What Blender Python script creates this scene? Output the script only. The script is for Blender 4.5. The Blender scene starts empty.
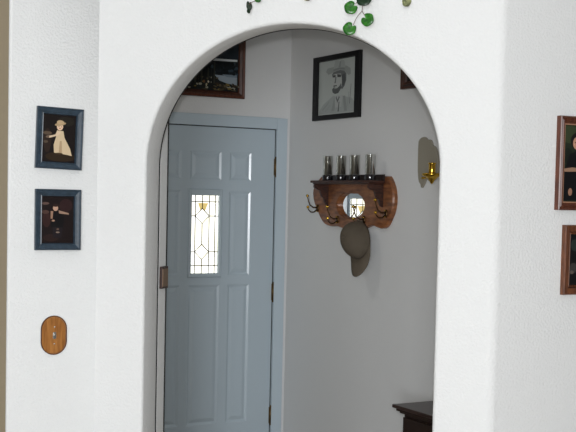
import bpy, bmesh, math, random
from math import sin, cos, pi, radians, sqrt
from mathutils import Vector, Matrix
random.seed(4)
COL = bpy.context.scene.collection

# ------------------------------------------------------------------ helpers
def mat(name, col, rough=0.6, metal=0.0, spec=0.5, bump=None, noise=None, trans=0.0, coat=0.0, ior=1.45):
    """bump = (scale, strength, distance); noise = (scale, second colour, stretch xyz)"""
    m = bpy.data.materials.new(name); m.use_nodes = True
    nt = m.node_tree; b = nt.nodes['Principled BSDF']
    b.inputs['Base Color'].default_value = (*col, 1)
    b.inputs['Roughness'].default_value = rough
    b.inputs['Metallic'].default_value = metal
    b.inputs['Specular IOR Level'].default_value = spec
    b.inputs['Transmission Weight'].default_value = trans
    b.inputs['Coat Weight'].default_value = coat
    b.inputs['IOR'].default_value = ior
    tc = nt.nodes.new('ShaderNodeTexCoord')
    if bump:
        n = nt.nodes.new('ShaderNodeTexNoise'); n.inputs['Scale'].default_value = bump[0]
        n.inputs['Detail'].default_value = 2.5
        nt.links.new(tc.outputs['Object'], n.inputs['Vector'])
        bp = nt.nodes.new('ShaderNodeBump'); bp.inputs['Strength'].default_value = bump[1]
        bp.inputs['Distance'].default_value = bump[2]
        nt.links.new(n.outputs['Fac'], bp.inputs['Height'])
        nt.links.new(bp.outputs['Normal'], b.inputs['Normal'])
    if noise:
        mp = nt.nodes.new('ShaderNodeMapping'); mp.inputs['Scale'].default_value = noise[2]
        nt.links.new(tc.outputs['Object'], mp.inputs['Vector'])
        n = nt.nodes.new('ShaderNodeTexNoise'); n.inputs['Scale'].default_value = noise[0]
        n.inputs['Detail'].default_value = 4
        nt.links.new(mp.outputs['Vector'], n.inputs['Vector'])
        cr = nt.nodes.new('ShaderNodeValToRGB')
        cr.color_ramp.elements[0].position = 0.35; cr.color_ramp.elements[1].position = 0.65
        cr.color_ramp.elements[0].color = (*col, 1); cr.color_ramp.elements[1].color = (*noise[1], 1)
        nt.links.new(n.outputs['Fac'], cr.inputs['Fac'])
        nt.links.new(cr.outputs['Color'], b.inputs['Base Color'])
    return m

def thin_glass(name, tint):
    m = bpy.data.materials.new(name); m.use_nodes = True
    nt = m.node_tree; nt.nodes.remove(nt.nodes['Principled BSDF'])
    tr = nt.nodes.new('ShaderNodeBsdfTransparent'); tr.inputs['Color'].default_value = (*tint, 1)
    gl = nt.nodes.new('ShaderNodeBsdfGlossy'); gl.inputs['Roughness'].default_value = 0.14
    lw = nt.nodes.new('ShaderNodeLayerWeight'); lw.inputs['Blend'].default_value = 0.35
    mr = nt.nodes.new('ShaderNodeMapRange'); mr.inputs['To Min'].default_value = 0.5; mr.inputs['To Max'].default_value = 0.55
    mx = nt.nodes.new('ShaderNodeMixShader')
    nt.links.new(lw.outputs['Facing'], mr.inputs['Value']); nt.links.new(mr.outputs['Result'], mx.inputs['Fac'])
    nt.links.new(tr.outputs['BSDF'], mx.inputs[1]); nt.links.new(gl.outputs['BSDF'], mx.inputs[2])
    nt.links.new(mx.outputs['Shader'], nt.nodes['Material Output'].inputs['Surface'])
    return m

def emit(name, col, strength, second=None):
    m = bpy.data.materials.new(name); m.use_nodes = True
    nt = m.node_tree; b = nt.nodes['Principled BSDF']
    b.inputs['Base Color'].default_value = (*col, 1); b.inputs['Roughness'].default_value = 0.15
    b.inputs['Emission Color'].default_value = (*col, 1); b.inputs['Emission Strength'].default_value = strength
    if second:
        tc = nt.nodes.new('ShaderNodeTexCoord')
        n = nt.nodes.new('ShaderNodeTexNoise'); n.inputs['Scale'].default_value = 14
        nt.links.new(tc.outputs['Object'], n.inputs['Vector'])
        cr = nt.nodes.new('ShaderNodeValToRGB')
        cr.color_ramp.elements[0].position = 0.4; cr.color_ramp.elements[1].position = 0.6
        cr.color_ramp.elements[0].color = (*col, 1); cr.color_ramp.elements[1].color = (*second, 1)
        nt.links.new(n.outputs['Fac'], cr.inputs['Fac'])
        nt.links.new(cr.outputs['Color'], b.inputs['Emission Color'])
    return m

def s2l(r, g, b):
    f = lambda c: (c/255/12.92) if c/255 <= 0.04045 else ((c/255+0.055)/1.055)**2.4
    return (f(r), f(g), f(b))

class MB:
    def __init__(s): s.v = []; s.f = []; s.m = []; s.sm = []
    def add(s, vs, fs, mi=0, smooth=False):
        o = len(s.v); s.v += [tuple(v) for v in vs]
        for f in fs: s.f.append(tuple(i+o for i in f)); s.m.append(mi); s.sm.append(smooth)
    def box(s, x0, x1, y0, y1, z0, z1, mi=0):
        s.add([(x0,y0,z0),(x1,y0,z0),(x1,y1,z0),(x0,y1,z0),(x0,y0,z1),(x1,y0,z1),(x1,y1,z1),(x0,y1,z1)],
              [(0,3,2,1),(4,5,6,7),(0,1,5,4),(1,2,6,5),(2,3,7,6),(3,0,4,7)], mi)
    def prism(s, pts, y0, y1, mi=0, smooth=False):
        """pts = (x, z) outline, extruded along y"""
        n = len(pts)
        s.add([(x,y0,z) for x,z in pts]+[(x,y1,z) for x,z in pts],
              [tuple(range(n)), tuple(range(2*n-1,n-1,-1))], mi)
        s.add([(x,y0,z) for x,z in pts]+[(x,y1,z) for x,z in pts],
              [(i,i+n,(i+1)%n+n,(i+1)%n) for i in range(n)], mi, smooth)
    def tube(s, pts, r, n=8, mi=0):
        pts = [Vector(p) for p in pts]; rings = []
        rr = r if isinstance(r, (list, tuple)) else [r]*len(pts)
        up = Vector((0.13, 0.31, 0.94))
        for i, p in enumerate(pts):
            d = (pts[min(i+1,len(pts)-1)]-pts[max(i-1,0)]).normalized()
            a = d.cross(up)
            if a.length < 1e-3: a = d.cross(Vector((1,0,0)))
            a.normalize(); b = d.cross(a).normalized()
            rings.append([p+(a*cos(2*pi*k/n)+b*sin(2*pi*k/n))*rr[i] for k in range(n)])
        vs = [v for g in rings for v in g]
        fs = [(i*n+k, i*n+(k+1)%n, (i+1)*n+(k+1)%n, (i+1)*n+k) for i in range(len(pts)-1) for k in range(n)]
        s.add(vs, fs, mi, True)
        s.add(rings[0], [tuple(range(n))], mi); s.add(rings[-1], [tuple(range(n-1,-1,-1))], mi)
    def ball(s, c, r, mi=0, n=10, sc=(1,1,1)):
        vs = []; fs = []
        for i in range(n+1):
            t = pi*i/n
            for k in range(n*2):
                a = pi*k/n
                vs.append((c[0]+r*sc[0]*sin(t)*cos(a), c[1]+r*sc[1]*sin(t)*sin(a), c[2]+r*sc[2]*cos(t)))
        w = n*2
        for i in range(n):
            for k in range(w): fs.append((i*w+k,(i+1)*w+k,(i+1)*w+(k+1)%w,i*w+(k+1)%w))
        s.add(vs, fs, mi, True)
    def lathe(s, prof, n=24, c=(0,0,0), mi=0):
        """prof = (r, z) about the z axis"""
        vs = [(c[0]+r*cos(2*pi*k/n), c[1]+r*sin(2*pi*k/n), c[2]+z) for r,z in prof for k in range(n)]
        fs = [(i*n+k,i*n+(k+1)%n,(i+1)*n+(k+1)%n,(i+1)*n+k) for i in range(len(prof)-1) for k in range(n)]
        s.add(vs, fs, mi, True)
    def latheY(s, prof, n=24, c=(0,0,0), mi=0, sz=1.0):
        """prof = (r, out): axis sticks out of the wall along -y"""
        vs = [(c[0]+r*cos(2*pi*k/n), c[1]-o, c[2]+sz*r*sin(2*pi*k/n)) for r,o in prof for k in range(n)]
        fs = [(i*n+k,i*n+(k+1)%n,(i+1)*n+(k+1)%n,(i+1)*n+k) for i in range(len(prof)-1) for k in range(n)]
        s.add(vs, fs, mi, True)
    def build(s, name, mats, parent=None, loc=None, rz=None, bevel=0.0, merge=True, autosmooth=None):
        me = bpy.data.meshes.new(name); me.from_pydata(s.v, [], s.f)
        if not isinstance(mats, (list, tuple)): mats = [mats]
        for m in mats: me.materials.append(m)
        for p, mi, sm in zip(me.polygons, s.m, s.sm): p.material_index = mi; p.use_smooth = sm
        bm = bmesh.new(); bm.from_mesh(me)
        if merge: bmesh.ops.remove_doubles(bm, verts=bm.verts, dist=1e-5)
        bmesh.ops.recalc_face_normals(bm, faces=bm.faces)
        bm.to_mesh(me); bm.free()
        o = bpy.data.objects.new(name, me); COL.objects.link(o)
        if parent: o.parent = parent
        if loc is not None: o.location = loc
        if rz is not None: o.rotation_euler = (0, 0, rz)
        if bevel:
            md = o.modifiers.new('bevel', 'BEVEL'); md.width = bevel; md.segments = 3; md.limit_method = 'ANGLE'
        return o

def tag(o, label=None, cat=None, group=None, kind=None):
    if label: o['label'] = label
    if cat: o['category'] = cat
    if group: o['group'] = group
    if kind: o['kind'] = kind
    return o

class Wall:
    """vertical wall plane: local x runs along it, local -y sticks out of it towards the room"""
    def __init__(w, o, deg):
        w.o = Vector((o[0], o[1], 0)); w.r = radians(deg)
        w.t = Vector((cos(w.r), sin(w.r), 0)); w.n = Vector((sin(w.r), -cos(w.r), 0))
    def pt(w, s, z=0, out=0): return w.o + w.t*s + w.n*out + Vector((0, 0, z))

def thing(name, wall, s, z, label, cat, group=None, out=0, tilt=0):
    o = bpy.data.objects.new(name, None); COL.objects.link(o)
    o.empty_display_size = 0.05
    o.location = wall.pt(s, z, out); o.rotation_euler = (0, tilt, wall.r)
    return tag(o, label, cat, group)

# ------------------------------------------------------------------ walls (plan)
ARCH = Wall((0.0025, 3.970), -16)
P1 = ARCH.pt(-0.727); P2 = ARCH.pt(0.7056)
LEFT = Wall(P1, 29); RIGHT = Wall(P2, 29)
DOOR = Wall((-0.0915, 6.900), 29)
SIDE = Wall((-0.0077, 6.9464), -61)       # the foyer wall with the coat rack
T = 0.13                                  # wall thickness
CEIL = 2.70

# ------------------------------------------------------------------ materials
M = {}
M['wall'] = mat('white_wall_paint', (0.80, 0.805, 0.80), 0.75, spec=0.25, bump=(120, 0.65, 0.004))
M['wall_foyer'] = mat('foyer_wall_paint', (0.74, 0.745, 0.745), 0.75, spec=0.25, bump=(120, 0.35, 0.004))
M['wall_hall'] = mat('beige_wall_paint', s2l(196, 180, 152), 0.8, spec=0.2, bump=(120, 0.35, 0.004))
M['ceil'] = mat('ceiling_paint', (0.75, 0.75, 0.74), 0.9, bump=(60, 0.3, 0.004))
M['floor'] = mat('beige_floor_tile', s2l(150, 140, 125), 0.55, noise=(3, s2l(165, 155, 140), (1, 1, 1)))
M['door'] = mat('blue_grey_door_paint', s2l(186, 200, 209), 0.2, spec=0.5)
M['casing'] = mat('blue_grey_casing_paint', s2l(193, 207, 216), 0.4, spec=0.4)
M['dark'] = mat('dark_gap_and_line', (0.012, 0.012, 0.012), 0.8)
M['brasshinge'] = mat('aged_brass', s2l(120, 100, 70), 0.35, metal=0.9)
M['brass'] = mat('polished_brass', s2l(225, 180, 70), 0.18, metal=1.0)
M['lead'] = mat('lead_came', s2l(50, 47, 34), 0.6)
M['blue'] = mat('slate_blue_frame_paint', s2l(40, 54, 66), 0.35, noise=(60, s2l(50, 66, 80), (1, 1, 1)))
M['wood_red'] = mat('cherry_frame_wood', s2l(104, 58, 40), 0.3, noise=(25, s2l(76, 40, 28), (6, 6, 1)))
M['wood_line'] = mat('light_frame_lip', s2l(165, 125, 100), 0.3)
M['wood_brown'] = mat('brown_frame_wood', s2l(120, 72, 44), 0.35, noise=(25, s2l(84, 48, 30), (6, 6, 1)))
M['wood_dkred'] = mat('mahogany_frame_wood', s2l(84, 48, 34), 0.4, noise=(25, s2l(58, 32, 24), (6, 6, 1)))
M['rack'] = mat('walnut_rack_wood', s2l(150, 96, 58), 0.38, noise=(5, s2l(104, 62, 38), (3, 3, 12)))
M['rack_dk'] = mat('dark_rack_wood', s2l(74, 42, 30), 0.4, noise=(12, s2l(44, 24, 18), (3, 3, 12)))
M['black_wood'] = mat('black_brown_wood', s2l(42, 30, 26), 0.35)
M['oak'] = mat('oak_plate_wood', s2l(172, 116, 58), 0.35, noise=(16, s2l(138, 86, 38), (8, 8, 1)))
M['oak_edge'] = mat('dark_plate_edge', s2l(78, 42, 20), 0.4)
M['plate_dark'] = mat('dark_plate_rim', s2l(58, 42, 38), 0.45)
M['plate_brown'] = mat('brown_plate_face', s2l(122, 98, 78), 0.4, metal=0.2)
M['bronze'] = mat('dark_bronze', s2l(88, 66, 44), 0.3, metal=0.9)
M['blackframe'] = mat('black_frame', (0.006, 0.006, 0.007), 0.45, spec=0.3)
M['mirror'] = mat('mirror_glass', (0.92, 0.93, 0.93), 0.02, metal=1.0)
M['glass'] = thin_glass('clear_glass', (0.96, 0.97, 0.94))
M['wax'] = mat('dark_wax', (0.012, 0.011, 0.014), 0.12, spec=1.0)
M['cap'] = mat('taupe_twill', s2l(104, 95, 83), 0.95, spec=0.1, noise=(7, s2l(92, 84, 73), (1, 1, 1)), bump=(420, 0.3, 0.002))
M['cap_dark'] = mat('cap_inside', s2l(40, 37, 34), 0.95)
M['plate'] = mat('taupe_sconce_plate', s2l(150, 144, 130), 0.55)
M['table'] = mat('espresso_table_wood', s2l(62, 46, 42), 0.35, noise=(10, s2l(50, 36, 33), (1, 1, 1)))
M['leaf'] = mat('green_leaf', s2l(54, 130, 34), 0.3, noise=(70, s2l(28, 80, 26), (1, 1, 1)))
M['leaf_dk'] = mat('dark_green_leaf', s2l(18, 46, 22), 0.4)
M['leaf_pale'] = mat('pale_leaf', s2l(168, 172, 120), 0.5, noise=(90, s2l(92, 96, 70), (1, 1, 1)))
M['stem'] = mat('brown_stem', s2l(110, 84, 76), 0.6)
M['pot'] = mat('terracotta', s2l(170, 96, 66), 0.8)
M['chrome'] = mat('nickel_screw', s2l(200, 200, 195), 0.25, metal=1.0)
M['pane'] = emit('daylit_textured_glass', (1.0, 0.97, 0.80), 1.4, second=(1.0, 1.0, 0.95))
M['pane_amber'] = emit('amber_glass_piece', s2l(214, 190, 120), 0.8)
M['window_glow'] = emit('daylight_pane', (1, 1, 1), 1.0)

# ------------------------------------------------------------------ the setting
def struct(o): o['kind'] = 'structure'; return o

# wall with the arch ------------------------------------------------
def arch_wall():
    a, b, zs, cx = 0.5255, 0.488, 1.709, -0.0130
    R = 0.014
    xl, xr, zt = -0.727, 0.7056-0.0207, CEIL
    pts = []
    for z in [0, 0.3, 0.6, 0.9, 1.2, 1.45, zs-0.02]: pts.append(((cx-a, z), (-1, 0), (xl, z)))
    A1 = math.atan2(zt-zs, xr-cx); A2 = math.atan2(zt-zs, xl-cx)
    angs = sorted(set([pi*k/72 for k in range(0, 73)] + [A1, A2]), reverse=True)
    for t in angs:
        d = (cos(t), sin(t))
        k = min(((xr-cx)/d[0] if d[0] > 1e-9 else 1e9), ((xl-cx)/d[0] if d[0] < -1e-9 else 1e9), ((zt-zs)/d[1] if d[1] > 1e-9 else 1e9))
        # parametric ellipse point in direction d
        rr = 1/sqrt((d[0]/a)**2+(d[1]/b)**2)
        p = (cx+d[0]*rr, zs+d[1]*rr)
        n = Vector((d[0]*rr/a**2, d[1]*rr/b**2)).normalized()
        pts.append((p, (n.x, n.y), (cx+d[0]*k, zs+d[1]*k)))
    for z in [zs-0.02, 1.45, 1.2, 0.9, 0.6, 0.3, 0]: pts.append(((cx+a, z), (1, 0), (xr, z)))
    rows = []
    for p, n, q in pts:
        row = [(q[0], 0, q[1])]
        for i in range(7):
            u = (pi/2)*i/6
            e = R*(1-sin(u)); row.append((p[0]+n[0]*e, R*(1-cos(u)), p[1]+n[1]*e))
        r2 = 0.008
        for i in range(5):
            u = (pi/2)*i/4
            e = r2*(1-cos(u)); row.append((p[0]+n[0]*e, T-r2+r2*sin(u), p[1]+n[1]*e))
        row.append((q[0], T, q[1]))
        rows.append(row)
    w = len(rows[0]); m = MB()
    m.add([v for r in rows for v in r], [(i*w+j, i*w+j+1, (i+1)*w+j+1, (i+1)*w+j) for i in range(len(rows)-1) for j in range(w-1)], 0, True)
    # rounded outer corner on the right (45 degrees)
    rc = 0.05; ax = xr; prof = []
    for i in range(9):
        u = radians(45)*i/8
        prof.append((ax+rc*sin(u), rc*(1-cos(u))))
    m.add([(x, y, z) for z in (0, CEIL) for x, y in prof], [(i, i+1, i+10, i+9) for i in range(8)], 0, True)
    # top and ends
    m.add([(xl,0,zt),(xr,0,zt),(xr,T,zt),(xl,T,zt)], [(0,1,2,3)])
    o = m.build('wall_arch', M['wall'], loc=ARCH.o, rz=ARCH.r, merge=True)
    # slim dark line round the back rim of the arch
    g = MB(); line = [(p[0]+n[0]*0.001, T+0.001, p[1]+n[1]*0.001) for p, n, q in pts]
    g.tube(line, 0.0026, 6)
    struct(g.build('dark_line_1', M['dark'], loc=ARCH.o, rz=ARCH.r))
    return struct(o)
arch_wall()

m = MB()                                            # left angled wall, rounded end, turning into the hall side
x0 = -0.3240; r = 0.010
prof = [(0.0, 0.0)] + [(x0+r-r*sin(u), r-r*cos(u)) for u in [radians(90)*i/8 for i in range(9)]] + [(x0, T)]
m.add([(x, y, z) for z in (0, CEIL) for x, y in prof], [(i, i+1, i+1+len(prof), i+len(prof)) for i in range(len(prof)-2)], 0, True)
m.add([(x0, r, 0), (x0, T, 0), (x0, T, CEIL), (x0, r, CEIL)], [(0,1,2,3)], 1)
m.add([(x0,T,0),(0.07,T,0),(0.07,T,CEIL),(x0,T,CEIL)], [(0,1,2,3)])
m.add([(x0+r,0,CEIL),(0,0,CEIL),(0.07,T,CEIL),(x0,T,CEIL)], [(0,1,2,3)])
struct(m.build('wall_left', [M['wall'], M['wall_hall']], loc=LEFT.o, rz=LEFT.r))

m = MB()                                            # right angled wall
m.box(0.0207, 2.4, 0, T, 0, CEIL)
struct(m.build('wall_right', M['wall'], loc=RIGHT.o, rz=RIGHT.r))

# hall side of the foyer's left wall (seen as a dark sliver at the left)
P0 = LEFT.pt(x0, 0, -T)
HALL = Wall(P0, 119)                                # runs back towards the door wall
m = MB(); m.box(0.0, 2.02, -0.10, 0.0, 0, CEIL)
struct(m.build('wall_hall', [M['wall_hall']], loc=HALL.o, rz=HALL.r))

# door wall with the door opening
DW, DH = 0.895, 2.003
m = MB()
xa, xb = -2.25, 0.0958
dx0, dx1, dz = -DW-0.012, 0.012, DH+0.012
for (u0, u1, v0, v1) in ((xa, dx0, 0, 3.2), (dx1, xb, 0, 3.2), (dx0, dx1, dz, 3.2)):
    m.box(u0, u1, 0, 0.14, v0, v1)
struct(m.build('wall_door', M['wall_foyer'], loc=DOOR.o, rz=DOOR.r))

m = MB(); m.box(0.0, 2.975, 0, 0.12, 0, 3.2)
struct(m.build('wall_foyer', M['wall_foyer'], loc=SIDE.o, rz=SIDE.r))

# short return of wall behind the left jamb
m = MB(); m.box(-0.66, -0.537, T+0.004, T+0.070, 0, CEIL)
struct(m.build('wall_return', M['wall'], loc=ARCH.o, rz=ARCH.r))
m = MB(); m.box(-0.545, -0.5335, T+0.070, T+0.0745, 0, CEIL)  # thin dark strip down the far corner of the return
struct(m.build('dark_line_2', M['dark'], loc=ARCH.o, rz=ARCH.r))

# floor, ceilings, room behind the camera
m = MB(); m.box(-5, 5, -3.2, 9, -0.1, 0)
struct(m.build('floor', M['floor']))
m = MB()
fp = [LEFT.pt(x0-0.0, 0, -T), LEFT.pt(0, 0, -T), ARCH.pt(0.70, 0, -T), RIGHT.pt(1.0, 0, -T), SIDE.pt(0, 0, -0.0), DOOR.pt(-2.1)]
n = len(fp)
m.add([(p.x, p.y, CEIL-0.10) for p in fp]+[(p.x, p.y, CEIL) for p in fp],
      [tuple(range(n)), tuple(range(2*n-1, n-1, -1))]+[(i, (i+1) % n, (i+1) % n+n, i+n) for i in range(n)])
struct(m.build('ceiling', M['ceil']))
m = MB(); m.box(-5, 5, -3.2, 9, 3.4, 3.5)
struct(m.build('ceiling_main', M['ceil']))
WX0, WX1, WZ0, WZ1 = -1.00, 0.05, 0.55, 2.65
VX0, VX1 = -4.0, -2.8  # unseen second window on the left, added for side light on the front walls
m = MB()
for (u0, u1, v0, v1) in ((-5, VX0, 0, 3.4), (VX0, VX1, 0, WZ0), (VX0, VX1, WZ1, 3.4), (VX1, WX0, 0, 3.4), (WX1, 5, 0, 3.4), (WX0, WX1, 0, WZ0), (WX0, WX1, WZ1, 3.4)):
    m.box(u0, u1, -3.2, -3.06, v0, v1)
struct(m.build('wall_back', M['wall']))
for nm, A0, A1 in (('window_1', WX0, WX1), ('added_window', VX0, VX1)):
    m = MB()
    for (u0, u1, v0, v1) in ((A0, A0+.05, WZ0, WZ1), (A1-.05, A1, WZ0, WZ1), (A0, A1, WZ0, WZ0+.05), (A0, A1, WZ1-.05, WZ1)):
        m.box(u0, u1, -3.12, -3.05, v0, v1)
    struct(m.build(nm, M['ceil'], bevel=0.004))

# ------------------------------------------------------------------ front door
def panel(m, x0, x1, z0, z1):
    prof = [(0, 0), (0.004, 0.001), (0.015, 0.0070), (0.019, 0.0070), (0.036, 0.001), (0.040, 0.0)]
    rings = [[(x0+i, y, z0+i), (x1-i, y, z0+i), (x1-i, y, z1-i), (x0+i, y, z1-i)] for i, y in prof]
    for a, b in zip(rings[:-1], rings[1:]):
        for k in range(4): m.add([a[k], a[(k+1)%4], b[(k+1)%4], b[k]], [(0,1,2,3)])
    m.add(rings[-1], [(0,1,2,3)])
def build_door():
    cols = [(-0.748, -0.601), (-0.552, -0.347), (-0.299, -0.152)]
    rows = [(0.258, 1.085), (1.134, 1.634), (1.693, 1.865)]
    xs = sorted([-DW, 0] + [v for c in cols for v in c]); zs = sorted([0.006, DH] + [v for r_ in rows for v in r_])
    m = MB()
    for i in range(len(xs)-1):
        for j in range(len(zs)-1):
            c = (xs[i], xs[i+1]); r_ = (zs[j], zs[j+1])
            if c in cols and r_ in rows:
                if c == cols[1] and r_ == rows[1]: continue
                panel(m, *c, *r_)
            else: m.add([(c[0],0,r_[0]),(c[1],0,r_[0]),(c[1],0,r_[1]),(c[0],0,r_[1])], [(0,1,2,3)])
    # edges and back
    z0, z1 = 0.006, DH; th = 0.042
    for (p, q) in (((-DW, z0), (0, z0)), ((0, z0), (0, z1)), ((0, z1), (-DW, z1)), ((-DW, z1), (-DW, z0))):
        m.add([(p[0],0,p[1]),(q[0],0,q[1]),(q[0],th,q[1]),(p[0],th,p[1])], [(0,1,2,3)])
    hx0, hx1, hz0, hz1 = cols[1][0], cols[1][1], rows[1][0], rows[1][1]
    m.box(-DW, hx0, th-.002, th, z0, z1); m.box(hx1, 0, th-.002, th, z0, z1)
    m.box(hx0, hx1, th-.002, th, z0, hz0); m.box(hx0, hx1, th-.002, th, hz1, z1)
    o = m.build('door_1', M['door'], loc=DOOR.pt(0, 0, -0.004), rz=DOOR.r)
    struct(o)
    # raised surround of the little window
    m = MB()
    X0, X1, Z0, Z1 = hx0-0.006, hx1+0.006, hz0-0.008, hz1+0.008
    gx0, gx1, gz0, gz1 = -0.536, -0.362, 1.152, 1.604
    prof = [(0, 0.001), (0.003, -0.009), (0.008, -0.012), (0.016, -0.010), (1, -0.004), (1.0, 0.016)]
    def ring(i, y):
        if i < 1: return [(X0+i,y,Z0+i*.9),(X1-i,y,Z0+i*.9),(X1-i,y,Z1-i*.9),(X0+i,y,Z1-i*.9)]
        return [(gx0,y,gz0),(gx1,y,gz0),(gx1,y,gz1),(gx0,y,gz1)]
    rings = [ring(*p) for p in prof]
    for a, b in zip(rings[:-1], rings[1:]):
        for k in range(4): m.add([a[k], a[(k+1)%4], b[(k+1)%4], b[k]], [(0,1,2,3)])
    m.build('window_surround', M['door'], o)
    m = MB(); m.box(gx0-.003, gx1+.003, 0.014, 0.020, gz0-.003, gz1+.003)
    m.build('window_pane', M['pane'], o)
    # amber piece above the upper diamond
    m = MB(); m.prism([(-0.490, 1.560), (-0.425, 1.560), (-0.444, 1.515), (-0.462, 1.527), (-0.474, 1.515)], 0.0128, 0.0138)
    m.build('amber_glass', M['pane_amber'], o)
    # lead lines
    m = MB(); y = 0.0125; r_ = 0.0026
    V = [-0.507, -0.418, -0.380]
    for x in V: m.tube([(x, y, gz0), (x, y, gz1)], r_, 6)
    for z in (1.568, 1.196): m.tube([(gx0, y, z), (gx1, y, z)], r_, 6)
    for z in (1.485, 1.276):
        m.tube([(gx0, y, z), (-0.507, y, z)], r_, 6); m.tube([(-0.418, y, z), (gx1, y, z)], r_, 6)
    for cz in (1.485, 1.276):
        P = [(-0.4625, y, cz+.044), (-0.507, y, cz), (-0.4625, y, cz-.044), (-0.418, y, cz), (-0.4625, y, cz+.044)]
        m.tube(P, r_*1.2, 6)
    m.tube([(-0.4625, y, 1.604), (-0.4625, y, 1.529)], r_, 6)
    m.tube([(-0.4625, y, 1.441), (-0.4625, y, 1.320)], r_, 6); m.tube([(-0.4625, y, 1.232), (-0.4625, y, 1.152)], r_, 6)
    m.build('lead_came', M['lead'], o)
    for z in (1.783, 1.033, 0.286):
        m = MB()
        m.box(-0.004, 0.013, -0.004, 0.001, z-.050, z+.050)
        m.tube([(0.006, -0.007, z-.052), (0.006, -0.007, z+.052)], 0.0058, 10)
        for zz in (-.056, .056): m.ball((0.006, -0.007, z+zz), 0.006, n=6)
        m.build('hinge', M['brasshinge'], o)
    return o
build_door()
m = MB()                                            # casing round the door, and dark rebate behind the gap
cx1 = 0.0750
m.box(0.006, cx1, -0.014, 0.06, 0, DH+0.070); m.box(-DW-0.075, -DW-0.010, -0.014, 0.06, 0, DH+0.070)
m.box(-DW-0.010, 0.006, -0.014, 0.06, DH+0.005, DH+0.070)
struct(m.build('trim_3', M['casing'], loc=DOOR.o, rz=DOOR.r, bevel=0.003))
m = MB()
m.box(-DW-0.012, 0.012, 0.052, 0.06, 0, DH+0.012)
m.box(0.0012, 0.0098, 0.006, 0.05, 0, DH+0.01); m.box(-DW-.0098, -DW-0.0012, 0.006, 0.05, 0, DH+.01); m.box(-DW, 0.0, 0.006, 0.05, DH+0.001, DH+0.0098)
struct(m.build('trim_4', M['dark'], loc=DOOR.o, rz=DOOR.r))

# ------------------------------------------------------------------ pictures
_cm = {}
def cmat(c, rough=0.35):
    k = (tuple(c), rough)
    if k not in _cm: _cm[k] = mat('print_colour', s2l(*c), rough, spec=0.35)
    return _cm[k]
def ell(cx, cz, rx, rz, rot=0, n=20):
    return [(cx+rx*cos(2*pi*k/n)*cos(rot)-rz*sin(2*pi*k/n)*sin(rot), cz+rx*cos(2*pi*k/n)*sin(rot)+rz*sin(2*pi*k/n)*cos(rot)) for k in range(n)]
def picture(parent, name, w, h, y, base, shapes, label=None):
    """flat print: every shape lies in the same sheet, each layer a hair in front of the last"""
    m = MB(); mats = [base if not isinstance(base, tuple) else cmat(base)]
    m.box(-w/2, w/2, y, y+0.003, -h/2, h/2, 0)
    for i, (c, pts) in enumerate(shapes):
        pts = [(min(max(px, 0), 1), min(max(pz, 0), 1)) for px, pz in pts]
        mm = cmat(c)
        if mm not in mats: mats.append(mm)
        yy = y-0.00012*(i+1)
        m.add([((px-.5)*w, yy, (pz-.5)*h) for px, pz in pts], [tuple(range(len(pts)))], mats.index(mm))
    o = m.build(name, mats, parent, merge=False)
    if label: o['label'] = label
    return o
def frame(parent, w, h, prof, mats, midx=None, name='frame'):
    """prof = list of (inset, out); outer size w x h"""
    m = MB()
    rings = [[(-w/2+i, -y, -h/2+i), (w/2-i, -y, -h/2+i), (w/2-i, -y, h/2-i), (-w/2+i, -y, h/2-i)] for i, y in prof]
    for q, (a, b) in enumerate(zip(rings[:-1], rings[1:])):
        for k in range(4): m.add([a[k], a[(k+1)%4], b[(k+1)%4], b[k]], [(0,1,2,3)], (midx or [0]*99)[q])
    a = rings[0]; m.add(a, [(0,1,2,3)])
    return m.build(name, mats, parent)

# two blue frames on the left wall
PB = [(0, 0), (0, 0.016), (0.003, 0.019), (0.007, 0.016), (0.015, 0.014), (0.020, 0.011), (0.023, 0.012), (0.025, 0.006)]
DKBR = (24, 17, 16)
t = thing('picture_frame', LEFT, -0.1455, 1.793, 'slate blue framed photo of a child in a pale dress, hanging slightly tilted', 'picture', 'blue picture frames on the left wall', tilt=radians(1.6))
frame(t, 0.168, 0.217, PB, [M['blue']])
picture(t, 'photo', 0.121, 0.170, -0.0055, DKBR, [
    ((44, 32, 26), ell(.15, .45, .12, .25)), ((34, 30, 24), ell(.7, .86, .25, .1)), ((46, 34, 22), ell(.55, .12, .45, .10)),
    ((92, 76, 62), ell(.14, .60, .14, .035)), ((110, 92, 78), ell(.22, .53, .13, .03, .1)), ((84, 70, 58), ell(.10, .42, .07, .03)),
    ((206, 184, 150), [(.36, .20), (.74, .17), (.90, .15), (.84, .30), (.66, .52), (.62, .66), (.42, .66), (.40, .52), (.34, .36)]),
    ((176, 150, 118), [(.50, .20), (.60, .19), (.58, .45), (.52, .45)]),
    ((214, 190, 160), [(.20, .50), (.46, .56), (.56, .62), (.44, .67), (.38, .58), (.20, .54)]),
    ((222, 190, 160), ell(.51, .745, .095, .078)), ((170, 146, 112), ell(.52, .80, .17, .035, .15)), ((186, 160, 124), ell(.52, .835, .11, .045)),
    ((120, 84, 70), ell(.48, .745, .015, .008)), ((120, 84, 70), ell(.55, .745, .015, .008)), ((150, 80, 70), ell(.51, .71, .025, .008)),
    ((70, 54, 36), ell(.5, .185, .12, .018)),
])
t = thing('picture_frame', LEFT, -0.1475, 1.505, 'slate blue framed dark photo of a seated child in dark clothes', 'picture', 'blue picture frames on the left wall')
frame(t, 0.166, 0.216, PB, [M['blue']])
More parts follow.
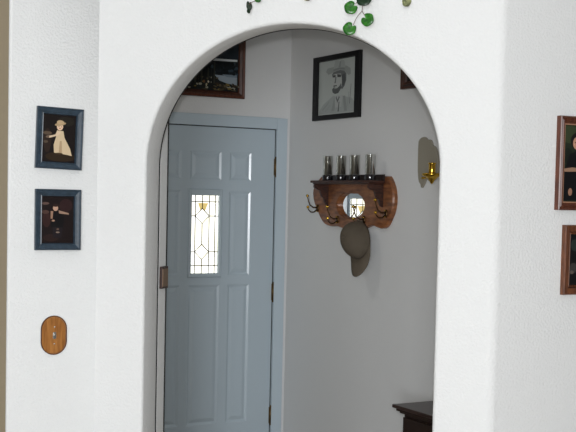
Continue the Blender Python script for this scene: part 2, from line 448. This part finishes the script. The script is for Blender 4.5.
picture(t, 'photo', 0.119, 0.169, -0.0055, (26, 17, 17), [
    ((50, 30, 28), ell(.16, .50, .13, .16)), ((46, 28, 28), ell(.75, .80, .2, .14)), ((40, 26, 24), ell(.3, .12, .24, .08)),
    ((92, 72, 66), ell(.12, .84, .12, .028)), ((78, 56, 50), ell(.12, .66, .12, .04)),
    ((14, 12, 14), [(.32, .32), (.66, .30), (.70, .55), (.58, .68), (.34, .68), (.28, .5)]),
    ((30, 24, 28), [(.36, .12), (.62, .12), (.66, .34), (.34, .34)]),
    ((150, 118, 98), [(.28, .52), (.34, .52), (.36, .68), (.28, .68)]), ((150, 122, 104), [(.52, .70), (.84, .64), (.84, .61), (.54, .63)]),
    ((184, 148, 126), ell(.43, .745, .08, .062)), ((46, 30, 26), ell(.43, .80, .09, .03)), ((160, 126, 106), ell(.36, .48, .05, .02)),
    ((130, 112, 100), ell(.50, .235, .06, .016)), ((96, 76, 66), ell(.50, .30, .04, .02)),
])

# two wooden frames at the right edge
PR = [(0, 0), (0, 0.020), (0.003, 0.023), (0.010, 0.017), (0.014, 0.020), (0.022, 0.012), (0.025, 0.013), (0.0285, 0.012), (0.030, 0.006)]
t = thing('picture_frame', RIGHT, 0.2463+0.13, 1.738, 'glossy cherry wood frame with a dark-haired person in black before foliage', 'picture', 'wooden picture frames on the right wall')
frame(t, 0.26, 0.317, PR, [M['wood_red'], M['wood_line']], [0,0,0,0,0,0,1,0])
picture(t, 'photo', 0.204, 0.261, -0.0055, (36, 42, 30), [
    ((54, 62, 40), ell(.14, .88, .2, .12)), ((50, 56, 42), ell(.7, .9, .3, .12)), ((26, 32, 24), ell(.1, .6, .1, .1)),
    ((16, 15, 17), [(.03, .02), (.97, .02), (.92, .55), (.66, .66), (.34, .68), (.14, .62), (.03, .40)]),
    ((150, 118, 96), [(.02, .43), (.20, .45), (.40, .44), (.40, .40), (.04, .39)]), ((30, 24, 22), ell(.28, .80, .13, .10)),
    ((186, 140, 116), ell(.30, .765, .10, .085)), ((24, 18, 16), [(.17, .80), (.30, .86), (.44, .82), (.40, .9), (.24, .90)]),
    ((84, 52, 44), ell(.26, .775, .018, .008)), ((84, 52, 44), ell(.34, .775, .018, .008)), ((140, 70, 62), ell(.30, .725, .03, .008)),
    ((150, 112, 92), ell(.17, .13, .045, .05)),
], )
t = thing('picture_frame', RIGHT, 0.2850+0.105, 1.410, 'brown wood frame with wide flat moulding and a dark photo, lower of the right-hand pair', 'picture', 'wooden picture frames on the right wall')
PL = [(0, 0), (0, 0.016), (0.003, 0.020), (0.022, 0.016), (0.026, 0.010), (0.029, 0.012), (0.032, 0.006)]
frame(t, 0.21, 0.238, PL, [M['wood_brown'], M['wood_dkred']], [0,0,0,1,0,0])
picture(t, 'photo', 0.150, 0.178, -0.0055, (18, 18, 18), [
    ((58, 56, 54), ell(.14, .34, .12, .10)), ((92, 84, 76), ell(.10, .26, .06, .035)), ((40, 48, 44), ell(.2, .78, .16, .12)),
    ((120, 96, 84), ell(.55, .62, .12, .14)), ((28, 22, 20), ell(.55, .74, .13, .08)), ((40, 40, 46), ell(.55, .2, .3, .2)),
])

# landscape above the door
w_, h_ = 0.86, 0.53
t = thing('picture_frame', DOOR, -0.218-w_/2, 2.175+h_/2-0.002, 'brown framed river landscape print hung high above the blue-grey door', 'picture')
PM = [(0, 0), (0, 0.018), (0.004, 0.022), (0.014, 0.018), (0.020, 0.020), (0.034, 0.013), (0.040, 0.005)]
frame(t, w_, h_, PM, [M['wood_dkred'], M['wood_red']], [0,0,1,0,0,0])
random.seed(11)
sh = [((66, 78, 88), [(0, .78), (1, .84), (1, 1), (0, 1)]), ((36, 46, 54), [(0, .5), (.2, .86), (.45, .7), (.7, .9), (1, .84), (1, .40), (0, .40)]),
      ((22, 28, 32), [(0, .30), (1, .20), (1, .36), (0, .44)])]
for k in range(60):
    x_ = random.uniform(.45, .97); z_ = random.uniform(.42, .78)
    sh.append((random.choice([(24, 32, 38), (46, 60, 68), (30, 40, 40), (18, 24, 28)]), ell(x_, z_, random.uniform(.02, .05), random.uniform(.015, .04), random.uniform(-.5, .5), 9)))
sh += [((208, 214, 216), [(.765, .375), (.985, .385), (.985, .41), (.765, .405)]), ((150, 158, 158), [(.60, .36), (.77, .37), (.77, .395), (.60, .39)]),
       ((150, 162, 172), [(.80, .20), (.985, .19), (.985, .08), (.90, .10), (.84, .13)]), ((120, 134, 146), [(.86, .21), (.985, .215), (.985, .18), (.90, .18)])]
for k in range(46):
    x_ = random.uniform(.76, .985); z_ = random.uniform(.22, .355)
    sh.append((random.choice([(52, 66, 76), (14, 18, 22), (30, 38, 44), (16, 22, 24)]), ell(x_, z_, random.uniform(.006, .018), random.uniform(.008, .025), 0, 8)))
for k in range(150):
    x_ = random.uniform(.30, .985); z_ = random.uniform(.0, .17 if x_ < .82 else .085)
    c = random.choice([(58, 46, 32), (26, 26, 24), (96, 86, 66), (152, 150, 136), (40, 34, 26), (22, 26, 26), (70, 60, 44), (122, 104, 58)])
    sh.append((c, ell(x_, z_, random.uniform(.006, .022), random.uniform(.006, .016), random.uniform(-.6, .6), 8)))
for k in range(13):
    x_ = .58+.017*k; hh = .26+.10*random.random()
    sh.append(((14, 17, 18) if k % 3 else (56, 56, 48), [(x_-.006, .08), (x_+.005, .08), (x_+.004, hh), (x_-.003, hh)]))
sh += [((170, 160, 136), ell(.72, .06, .006, .022)), ((206, 196, 176), ell(.735, .10, .006, .014)), ((110, 76, 50), ell(.70, .10, .008, .02))]
picture(t, 'print', w_-.078, h_-.078, -0.0045, (30, 34, 34), sh)

# pencil portrait of a man in a wide-brimmed hat
t = thing('picture_frame', SIDE, 0.548, 2.2265, 'black framed pencil drawing of a bearded man in a wide-brimmed hat above the coat rack', 'picture')
w_, h_ = 0.500, 0.361
PK = [(0, 0), (0, 0.018), (0.002, 0.020), (0.030, 0.020), (0.034, 0.012), (0.036, 0.006)]
# the moulding is broader than it is tall in this stretched frame
m = MB()
prof = [(0, 0, 0), (0, 0, 0.018), (0.003, 0.002, 0.020), (0.046, 0.027, 0.020), (0.050, 0.030, 0.006)]
rings = [[(-w_/2+i, -y, -h_/2+j), (w_/2-i, -y, -h_/2+j), (w_/2-i, -y, h_/2-j), (-w_/2+i, -y, h_/2-j)] for i, j, y in prof]
for a, b in zip(rings[:-1], rings[1:]):
    for k in range(4): m.add([a[k], a[(k+1)%4], b[(k+1)%4], b[k]], [(0,1,2,3)])
m.build('frame', M['blackframe'], t)
PAPER = (188, 194, 190)
picture(t, 'drawing', w_-.098, h_-.058, -0.0055, PAPER, [
    ((168, 174, 172), [(.02, .02), (.98, .02), (.98, .16), (.90, .26), (.66, .32), (.40, .34), (.14, .20), (.02, .08)]),
    ((150, 156, 154), [(.36, .06), (.44, .34), (.50, .34), (.44, .06)]), ((148, 153, 151), [(.70, .04), (.66, .32), (.72, .32), (.78, .04)]),
    ((182, 186, 184), [(.46, .12), (.62, .12), (.66, .34), (.44, .34)]),
    ((110, 114, 114), [(.47, .30), (.52, .20), (.58, .30), (.56, .33), (.52, .26), (.49, .33)]), ((90, 94, 94), [(.53, .04), (.56, .04), (.575, .22), (.555, .22)]),
    ((112, 115, 115), [(.36, .74), (.42, .79), (.66, .80), (.74, .72), (.74, .60), (.70, .50), (.64, .44), (.56, .50), (.40, .60)]),
    ((190, 194, 190), [(.37, .72), (.46, .74), (.60, .73), (.64, .62), (.62, .50), (.56, .42), (.46, .40), (.40, .46), (.36, .56)]),
    ((92, 95, 95), [(.37, .46), (.42, .50), (.50, .47), (.56, .50), (.61, .56), (.61, .46), (.54, .38), (.45, .37), (.39, .40)]),
    ((150, 154, 150), ell(.46, .475, .035, .012)), ((78, 81, 81), [(.37, .72), (.46, .72), (.46, .675), (.38, .68)]), ((78, 81, 81), [(.50, .73), (.61, .71), (.60, .665), (.51, .675)]),
    ((120, 124, 122), [(.455, .68), (.485, .68), (.47, .57), (.43, .565)]), ((84, 87, 87), [(.405, .53), (.50, .53), (.50, .51), (.41, .505)]),
    ((88, 91, 91), [(.62, .70), (.70, .72), (.73, .60), (.68, .50), (.64, .52)]),
    ((158, 163, 160), [(.20, .80), (.27, .74), (.40, .77), (.56, .80), (.70, .77), (.80, .68), (.86, .70), (.85, .80), (.74, .86), (.40, .87), (.24, .86)]),
    ((140, 145, 143), [(.40, .79), (.56, .815), (.70, .79), (.70, .83), (.56, .845), (.40, .83)]),
    ((172, 178, 175), [(.40, .83), (.44, .97), (.50, .985), (.56, .955), (.64, .98), (.69, .95), (.72, .83), (.56, .845)]),
    ((146, 151, 149), [(.54, .85), (.57, .955), (.60, .96), (.59, .85)]),
    ((104, 108, 108), [(.84, .16), (.85, .16), (.88, .52), (.87, .52)]), ((150, 155, 153), [(.78, .10), (.79, .10), (.83, .38), (.82, .38)]),
    ((150, 155, 153), [(.12, .10), (.30, .24), (.30, .22), (.13, .08)]), ((160, 165, 163), [(.20, .06), (.34, .18), (.34, .165), (.21, .05)]),
])

# partly hidden little frame
t = thing('picture_frame', SIDE, 1.190+0.16, 2.164+0.13, 'dark brown frame mostly hidden by the right shoulder of the arch', 'picture')
frame(t, 0.32, 0.26, PM, [M['wood_dkred'], M['black_wood']], [0,0,0,1,0,0])
picture(t, 'print', 0.245, 0.185, -0.0045, (40, 34, 32), [((70, 60, 50), ell(.3, .3, .2, .12)), ((90, 80, 70), ell(.6, .6, .2, .2))])

# ------------------------------------------------------------------ wooden switch plates
def stadium(hw, hh, n=14):
    r_ = hw; return [(hw*cos(a), hh-r_+r_*sin(a)) for a in [pi*k/n for k in range(n+1)]] + [(hw*cos(a), -hh+r_+r_*sin(a)) for a in [pi+pi*k/n for k in range(n+1)]]
t = thing('switch_plate', LEFT, -0.1560, 1.0918, 'oval oak light switch plate with rounded ends below the blue frames', 'switch plate')
m = MB()
o1 = stadium(.0475, .0705); o2 = stadium(.0445, .0675)
m.prism(o1, -0.006, 0.0); m.build('plate_rim', M['oak_edge'], t)
m = MB(); n = len(o2); o3 = stadium(.040, .063)
m.add([(x, -0.006, z) for x, z in o2]+[(x, -0.0105, z) for x, z in o3], [tuple(range(n, 2*n))]+[(i, (i+1) % n, (i+1) % n+n, i+n) for i in range(n)])
m.build('plate', M['oak'], t)
m = MB(); m.box(-.006, .006, -.0125, -.008, -.012, .012); m.box(-.0035, .0035, -.019, -.012, 0.0, .008)
m.build('toggle', M['chrome'], t, bevel=.001)
for z in (.030, -.030):
    m = MB(); m.latheY([(.0, .0122), (.002, .012), (.003, .0110), (.003, .009)], 10, (0, 0, z)); m.build('screw', M['chrome'], t)
t = thing('wall_plate', Wall(ARCH.pt(-0.537, 0, -T-0.004), 74), 0.033, 1.2945, 'small bronze-brown plate on the wall return just behind the left jamb of the arch', 'wall plate')
m = MB(); m.box(-.028, .030, -.012, 0, -.041, .041); m.build('rim', M['plate_dark'], t, bevel=.002)
m = MB(); m.box(-.027, .022, -.0150, -.011, -.033, .033); m.build('face', M['plate_brown'], t, bevel=.001)

# ------------------------------------------------------------------ coat rack
rack = thing('coat_rack', SIDE, 0.753, 1.44, 'walnut wall rack with oval mirror, shelf and double coat hooks', 'coat rack')
S0, Z0 = 0.753, 1.44
def L(s, z): return (s-S0, z-Z0)
out = [(0.43,1.729),(1.101,1.730),(1.130,1.704),(1.158,1.660),(1.170,1.602),(1.156,1.540),(1.128,1.498),(1.100,1.463),(1.062,1.449),(1.025,1.455),(0.991,1.464),(0.945,1.462),
       (0.90,1.448),(0.83,1.437),(0.754,1.433),(0.68,1.438),(0.61,1.450),(0.564,1.446),(0.52,1.448),(0.476,1.458),(0.435,1.487),(0.394,1.535),(0.350,1.590),(0.339,1.645),(0.362,1.688),(0.405,1.712)]
def smooth(P, it=2):
    for _ in range(it):
        Q = []
        for i in range(len(P)):
            a, b = P[i], P[(i+1) % len(P)]
            Q += [(a[0]*.75+b[0]*.25, a[1]*.75+b[1]*.25), (a[0]*.25+b[0]*.75, a[1]*.25+b[1]*.75)]
        P = Q
    return P
O = [L(*p) for p in smooth(out, 1)]
mc = L(0.753, 1.5685); MR = (0.139, 0.072)
# backboard with an oval opening: outline matched to the oval by angle
def board():
    TH = 0.028; m = MB(); n = len(O)
    inner = []
    for x, z in O:
        a = math.atan2((z-mc[1])/MR[1], (x-mc[0])/MR[0]); inner.append((mc[0]+MR[0]*cos(a), mc[1]+MR[1]*sin(a)))
    cxo = sum(p[0] for p in O)/n; czo = sum(p[1] for p in O)/n
    edge = [(cxo+(x-cxo)*.985, czo+(z-czo)*.965) for x, z in O]
    rings = [[(x, 0, z) for x, z in O], [(x, -TH+.008, z) for x, z in O], [(x, -TH, z) for x, z in edge], [(mc[0]+(x-mc[0])*1.07, -TH, mc[1]+(z-mc[1])*1.07) for x, z in inner],
             [(x, -TH+.004, z) for x, z in inner], [(x, -0.001, z) for x, z in inner]]
    for a, b in zip(rings[:-1], rings[1:]):
        m.add(a+b, [(i, (i+1) % n, (i+1) % n+n, i+n) for i in range(n)])
    m.add(rings[0], [tuple(range(n))])
    return m.build('backboard', M['rack'], rack)
board()
m = MB(); nn = 40
m.prism([(mc[0]+(MR[0]-.001)*cos(2*pi*k/nn), mc[1]+(MR[1]-.001)*sin(2*pi*k/nn)) for k in range(nn)], -0.006, -0.002)
m.build('mirror', M['mirror'], rack)
m = MB(); z = 1.697-Z0; x0s, x1s = 0.487-S0, 1.092-S0; SD = 0.130
m.box(x0s, x1s, -SD, -0.028, z-.009, z+.004)
m.box(x0s+.012, x1s-.012, -SD+.010, -0.028, z-.016, z-.009)
m.build('shelf', M['rack_dk'], rack, bevel=.003)
m = MB(); m.box(x0s+.01, x1s-.005, -.036, -.028, z+.004, z+.036)
m.build('gallery_rail', M['black_wood'], rack, bevel=.002)
# scrolled brackets
sc = [(-.028, 0), (-SD+.012, 0), (-SD+.010, -.018), (-.100, -.030), (-.082, -.034), (-.078, -.050), (-.070, -.068), (-.056, -.078), (-.050, -.095), (-.042, -.112), (-.028, -.120)]
for bs in (0.505, 1.060):
    bx = bs-S0; m = MB(); n = len(sc); zz = z-.016
    m.add([(bx, y, zz+h) for y, h in sc]+[(bx+.016, y, zz+h) for y, h in sc],
          [tuple(range(n)), tuple(range(2*n-1, n-1, -1))]+[(i, i+n, (i+1) % n+n, (i+1) % n) for i in range(n)])
    m.build('bracket', M['rack_dk'], rack, bevel=.0015)
def hook(s, z):
    hx, hz = L(s, z); y0 = -.028
    m = MB(); m.latheY([(0, .008), (.010, .008), (.014, .004), (.015, 0)], 16, (hx, y0, hz), sz=1.5)
    m.tube([(hx, y0-.004, hz+.004), (hx, y0-.030, hz+.004), (hx, y0-.052, hz+.018), (hx, y0-.062, hz+.040), (hx, y0-.070, hz+.066)], [.005, .004, .0037, .0035, .003], 8)
    m.tube([(hx, y0-.004, hz-.008), (hx, y0-.026, hz-.022), (hx, y0-.046, hz-.022), (hx, y0-.060, hz-.010), (hx, y0-.066, hz+.002)], [.005, .004, .0037, .0035, .003], 8)
    h = m.build('hook', M['bronze'], rack)
    for p in ((hx, y0-.070, hz+.070), (hx, y0-.066, hz+.006)):
        m = MB(); m.ball(p, .0085, n=7); m.build('hook_ball', M['brass'], h)
    for dz in (.014, -.016):
        m = MB(); m.ball((hx, y0-.008, hz+dz), .0045, n=6); m.build('hook_screw', M['brass'], h)
for s, z in ((.405, 1.545), (.625, 1.487), (.895, 1.492), (1.105, 1.530)): hook(s, z)

# tumblers on the shelf
def jar(s, label):
    t = thing('glass_tumbler', SIDE, s, 1.7012, label, 'glass', 'glass tumblers on the rack shelf', out=0.088)
    H_, R_ = .134, .0265
    m = MB(); m.lathe([(0, .001), (R_-.003, .001), (R_, .004), (R_, H_-.004), (R_+.0015, H_-.003), (R_+.001, H_), (R_-.003, H_), (R_-.0035, H_-.006), (R_-.0035, .034), (0, .034)], 28)
    m.build('glass_wall', M['glass'], t)
    m = MB(); m.lathe([(0, .0), (R_+.001, 0), (R_+.0022, .004), (R_+.0022, .026), (R_+.001, .030), (0, .030)], 28)
    b_ = m.build('dark_base', M['wax'], t); b_['label'] = 'black base'
    return t
j0 = jar(.605, 'clear tumbler with black base at the far left end of the rack shelf')
def copy_tree(o, parent=None):
    c = o.copy(); COL.objects.link(c)
    if parent: c.parent = parent
    for ch in list(o.children): copy_tree(ch, c)
    return c
for s, lb in ((.745, 'clear tumbler with black base, second from the left on the rack shelf'),
              (.882, 'clear tumbler with black base, third from the left, before the wider gap on the shelf'),
              (1.036, 'clear tumbler with black base standing apart at the right end of the rack shelf')):
    c = copy_tree(j0); c.location = SIDE.pt(s, 1.7012, .088); c['label'] = lb

# baseball cap
cap = thing('baseball_cap', SIDE, .940, 1.386, 'taupe baseball cap hanging brim down from the coat rack', 'cap', out=.078)
cap.rotation_euler[2] += radians(10); cap.rotation_euler[1] = radians(-9)
def cap_mesh():
    # dome opens towards the wall; brim points down
    rx, rz, dp = .078, .100, .114; nu, nv = 40, 14
    vs = []; fs = []
    for j in range(nv+1):
        v = (pi/2)*j/nv
        for i in range(nu):
            u = 2*pi*i/nu
            k = cos(v)**.80; seam = 1-.012*(abs(cos(3*u))**12)
            x = rx*cos(u)*k*seam; zz = rz*sin(u)*k*seam
            zz += .012*sin(v)**2                      # crown leans back
            vs.append((x, -dp*sin(v)**.95 - .006*sin(u)*0, zz))
    for j in range(nv):
        for i in range(nu): fs.append((j*nu+i, j*nu+(i+1) % nu, (j+1)*nu+(i+1) % nu, (j+1)*nu+i))
    m = MB(); m.add(vs, fs, 0, True)
    o = m.build('crown', M['cap'], cap)
    sd = o.modifiers.new('thick', 'SOLIDIFY'); sd.thickness = .002; sd.offset = 1
    # brim
    vs = []; fs = []; nu, nv = 20, 8
    for j in range(nv+1):
        q = j/nv
        for i in range(nu+1):
            a = pi*(1.0+i/nu)                        # lower half of the rim
            a = radians(196)+radians(148)*i/nu
            bx, bz = rx*cos(a), rz*sin(a)
            ext = .095*sin(pi*(i/nu))**.32
            x = bx*(1+.03*q); zz = bz-ext*q
            y = -.004 - .030*q + .034*((x/rx)**2)*q - .016*(1-(x/rx)**2)
            vs.append((x, y, zz))
    w = nu+1
    for j in range(nv):
        for i in range(nu): fs.append((j*w+i, j*w+i+1, (j+1)*w+i+1, (j+1)*w+i))
    m = MB(); m.add(vs, fs, 0, True); b = m.build('brim', M['cap'], cap)
    sd = b.modifiers.new('thick', 'SOLIDIFY'); sd.thickness = .004
    m = MB(); m.ball((0, -dp-.001, .012), .007, n=6, sc=(1, .6, 1)); m.build('button', M['cap'], cap)
    m = MB(); m.tube([(-.034, -.004, .088), (-.015, -.003, .1015), (0, -.003, .1045), (.015, -.003, .1015), (.034, -.004, .088)], .005, 6)
    m.build('back_strap', M['cap'], cap)
    m = MB(); m.ball((-.060, -.050, -.052), .008, n=6, sc=(.8, 1, .8)); m.build('vent', M['cap_dark'], cap)
cap_mesh()

# ------------------------------------------------------------------ wall sconce
sc_ = thing('wall_sconce', SIDE, 1.44, 1.78, 'scalloped taupe wall sconce with polished brass cup beside the right jamb of the arch', 'sconce')
P = [(1.349,1.893),(1.362,1.908),(1.385,1.9165),(1.407,1.9163),(1.425,1.902),(1.450,1.902),(1.462,1.890),(1.470,1.872),(1.492,1.866),(1.505,1.845),(1.515,1.815),(1.525,1.775),(1.522,1.728),(1.49,1.70),
     (1.455,1.695),(1.425,1.712),(1.412,1.690),(1.395,1.667),(1.383,1.664),(1.378,1.684),(1.366,1.690),(1.357,1.714),(1.350,1.76)]
m = MB(); pp = [(s-1.44, z-1.78) for s, z in smooth(P, 1)]
m.prism(pp, -.012, 0); m.build('back_plate', M['plate'], sc_, bevel=.002)
m = MB()
X = 1.595-1.44
m.tube([(0.06, -.010, -.055), (.08, -.05, -.075), (.115, -.085, -.078), (X, -.10, -.066)], .006, 8)
m.tube([(0.02, -.010, -.055), (.03, -.05, -.068), (.055, -.085, -.068)], .005, 8)
m.build('arm', M['brass'], sc_)
m = MB(); m.lathe([(0, -.100), (.007, -.094), (.014, -.080), (.030, -.066), (.046, -.058), (.049, -.050), (.046, -.047), (.018, -.050), (0, -.050)], 24, (X, -.10, 0)); m.build('drip_bowl', M['brass'], sc_)
m = MB(); m.lathe([(0, -.050), (.018, -.050), (.017, -.040), (.016, -.004), (.021, 0), (.018, .003), (.013, 0), (0, -.004)], 20, (X, -.10, 0)); m.build('candle_cup', M['brass'], sc_)

# ------------------------------------------------------------------ console table
tb = thing('console_table', SIDE, 2.01, 0.0, 'dark espresso console table with moulded top edge beside the right jamb of the arch', 'table')
TX = .35; TD = .340; TZ = .650
m = MB(); m.box(-TX, TX, -TD, -.004, TZ-.016, TZ); m.build('table_top', M['table'], tb, bevel=.004)
m = MB(); m.box(-TX+.014, TX-.014, -TD+.014, -.006, TZ-.030, TZ-.016); m.box(-TX+.026, TX-.026, -TD+.026, -.008, TZ-.040, TZ-.030)
m.build('top_moulding', M['black_wood'], tb, bevel=.003)
m = MB(); m.box(-TX+.040, TX-.040, -TD+.045, -.010, .06, TZ-.040); m.build('cabinet_body', M['black_wood'], tb, bevel=.002)
for k, (u0, u1) in enumerate(((-TX+.05, -.004), (.004, TX-.05))):
    m = MB(); m.box(u0, u1, -TD+.030, -TD+.045, .09, TZ-.055); d = m.build('cabinet_door', M['black_wood'], tb, bevel=.003)
    m = MB(); m.ball((-.03 if k == 0 else .03, -TD+.022, .36), .010, n=6); m.build('knob', M['bronze'], d)
for sx in (-1, 1):
    for yy in (-TD+.06, -.03):
        m = MB(); m.box(sx*(TX-.06)-.018, sx*(TX-.06)+.018, yy-.018, yy+.018, 0, .06); m.build('leg', M['black_wood'], tb)

# ------------------------------------------------------------------ trailing plant on the ledge above the arch
pl = thing('trailing_plant', ARCH, 0.19, CEIL, 'trailing plant with round green leaves dangling in front of the white wall above the arch', 'plant', out=-0.065)
def A(s, z, o=.05): return (s-0.19, -(o+.065), z-CEIL)    # arch-plane coordinates to plant-local
m = MB(); m.lathe([(0, 0), (.045, 0), (.060, .09), (.066, .09), (.066, .11), (.058, .11), (.054, .095), (0, .095)], 28); m.build('pot', M['pot'], pl)
m = MB(); m.lathe([(0, .092), (.053, .092), (.053, .097), (.03, .104), (0, .106)], 20); m.build('soil', M['wax'], pl)
def stem(pts, r_=.0011, name='stem'):
    P = [Vector(p) for p in pts]; Q = []
    for i in range(len(P)-1):
        p0, p1, p2, p3 = P[max(i-1, 0)], P[i], P[i+1], P[min(i+2, len(P)-1)]
        for k in range(6):
            t_ = k/6
            Q.append(.5*((2*p1)+(-p0+p2)*t_+(2*p0-5*p1+4*p2-p3)*t_**2+(-p0+3*p1-3*p2+p3)*t_**3))
    Q.append(P[-1]); m = MB(); m.tube(Q, r_, 6); return m.build(name, M['stem'], pl)
def leaf(c, r_, ang, mt, tiltx=0.0, tilty=0.0, sx=1.0):
    """round leaf with a notch at angle ang (towards its stem), gently cupped"""
    n = 26; rim = []
    for k in range(n):
        a = 2*pi*k/n; q = 1-.50*math.exp(-((a-pi)/.22)**2)
        q *= 1+.03*sin(5*a)
        rim.append((r_*q*cos(a)*sx, r_*q*sin(a)))
    mm = MB(); vs = [(-r_*.32, 0, 0)]
    for ring_ in (.5, 1.0):
        vs += [((x*ring_ + (-r_*.32)*(1-ring_)), -.0035*(ring_**2)*1.0, z*ring_) for x, z in rim]
    fs = [(0, 1+k, 1+(k+1) % n) for k in range(n)] + [(1+k, 1+n+k, 1+n+(k+1) % n, 1+(k+1) % n) for k in range(n)]
    mm.add(vs, fs, 0, True)
    o = mm.build('leaf', mt, pl, merge=False)
    o.location = c
    o.rotation_mode = 'XYZ'
    R_ = Matrix.Rotation(tiltx, 4, 'X') @ Matrix.Rotation(tilty, 4, 'Z') @ Matrix.Rotation(-(ang-pi), 4, 'Y')
    o.rotation_euler = R_.to_euler()
    sd = o.modifiers.new('thick', 'SOLIDIFY'); sd.thickness = .0012
    return o
edge = A(0.19, CEIL+.115, -.02)
def over(s): return [(0, 0, .10), (s-0.19, -.075, .105), (s-0.19, -.112, .02), A(s, 2.62)]
# main tendril, right of the arch's apex
stem(over(.25)+[A(.262, 2.45), A(.256, 2.30), A(.2485, 2.2247)])
stem([A(.2485, 2.2247), A(.232, 2.205), A(.220, 2.180)]); stem([A(.2485, 2.2247), A(.255, 2.215), A(.262, 2.206)])
stem([A(.256, 2.30), A(.240, 2.27), A(.226, 2.247)])
leaf(A(.2108, 2.2355, .052), .0225, radians(35), M['leaf'], -.15, .2)
leaf(A(.2577, 2.2610, .060), .0265, radians(100), M['leaf_dk'], -.35, 0)
leaf(A(.2696, 2.1947, .052), .0225, radians(140), M['leaf'], -.1, -.15)
leaf(A(.2084, 2.1663, .052), .0225, radians(50), M['leaf'], -.15, .15)
leaf(A(.285, 2.325, .055), .022, radians(170), M['leaf'], -.1, .1); leaf(A(.232, 2.36, .055), .022, radians(20), M['leaf'], -.1, .1)
# left tendril
stem(over(-.09)+[A(-.10, 2.45), A(-.112, 2.33), A(-.1185, 2.2745), A(-.135, 2.264), A(-.1475, 2.256)])
leaf(A(-.1175, 2.2770, .055), .0170, radians(120), M['leaf'], -.2, 1.0)
leaf(A(-.1480, 2.2510, .052), .0165, radians(90), M['leaf_dk'], -.1, 1.25); leaf(A(-.1490, 2.2330, .052), .008, radians(90), M['leaf_dk'], -.1, 1.0)
leaf(A(-.095, 2.33, .055), .02, radians(120), M['leaf'], -.2, .3)
# two pale withered leaves
stem(over(.385)+[A(.395, 2.45), A(.390, 2.33), A(.394, 2.262)])
leaf(A(.3965, 2.2520, .055), .0175, radians(95), M['leaf_pale'], .3, .7)
leaf(A(.390, 2.249, .053), .014, radians(80), M['leaf_dk'], .1, 1.3)
stem(over(.06)+[A(.064, 2.45), A(.058, 2.35), A(.062, 2.283)])
leaf(A(.0600, 2.2775, .055), .0150, radians(95), M['leaf_pale'], .5, .4)

# ------------------------------------------------------------------ light
def area(name, loc, rot, sx, sy, e, col=(1, 1, 1)):
    l = bpy.data.lights.new(name, 'AREA'); l.shape = 'RECTANGLE'; l.size = sx; l.size_y = sy; l.energy = e; l.color = col
    o = bpy.data.objects.new(name, l); COL.objects.link(o); o.location = loc; o.rotation_euler = rot; return o
for A0, A1, e in ((WX0, WX1, 222), (VX0, VX1, 30)):  # main window daylight, then the added side fill from the left
    area('daylight_and_side_fill', ((A0+A1)/2, -3.10, (WZ0+WZ1)/2), (radians(90), 0, 0), A1-A0-.1, WZ1-WZ0-.1, e, (0.93, 0.965, 1.0))
area('foyer_fill', (-0.75, 5.35, 2.56), (0, 0, 0), .45, .45, 3.2, (1, 1, 0.98))  # added soft fill under the foyer ceiling, no fixture there
# the camera's flash
l = bpy.data.lights.new('camera_flash', 'AREA'); l.shape = 'DISK'; l.size = .05; l.energy = 47; l.color = (0.98, 0.985, 1)
fl = bpy.data.objects.new('camera_flash', l); COL.objects.link(fl); fl.location = (0.0, 0.0, 1.68); fl.rotation_euler = (radians(91), 0, 0)

w = bpy.data.worlds.new('world'); bpy.context.scene.world = w; w.use_nodes = True
bg = w.node_tree.nodes['Background']; bg.inputs['Color'].default_value = (0.92, 0.95, 1.0, 1); bg.inputs['Strength'].default_value = 0.16

# ------------------------------------------------------------------ camera
F, PITCH, ROLL = 1150.0, radians(3.0), radians(1.25)
cd = bpy.data.cameras.new('camera'); cd.sensor_width = 36; cd.lens = F/576*36; cd.clip_start = .05
cd.shift_y = 0.0733836
cam = bpy.data.objects.new('camera', cd); COL.objects.link(cam)
f = Vector((0, cos(PITCH), -sin(PITCH))); r0 = Vector((1, 0, 0)); u0 = r0.cross(f)
R_ = cos(ROLL)*r0 + sin(ROLL)*u0; U_ = -sin(ROLL)*r0 + cos(ROLL)*u0
Mx = Matrix((R_, U_, -f)).transposed().to_4x4(); Mx.translation = Vector((0, 0, 1.6))
cam.matrix_world = Mx
bpy.context.scene.camera = cam
vs_ = bpy.context.scene.view_settings
vs_.view_transform = 'Standard'; vs_.look = 'None'; vs_.gamma = 1; vs_.exposure = -0.05; vs_.use_curve_mapping = False
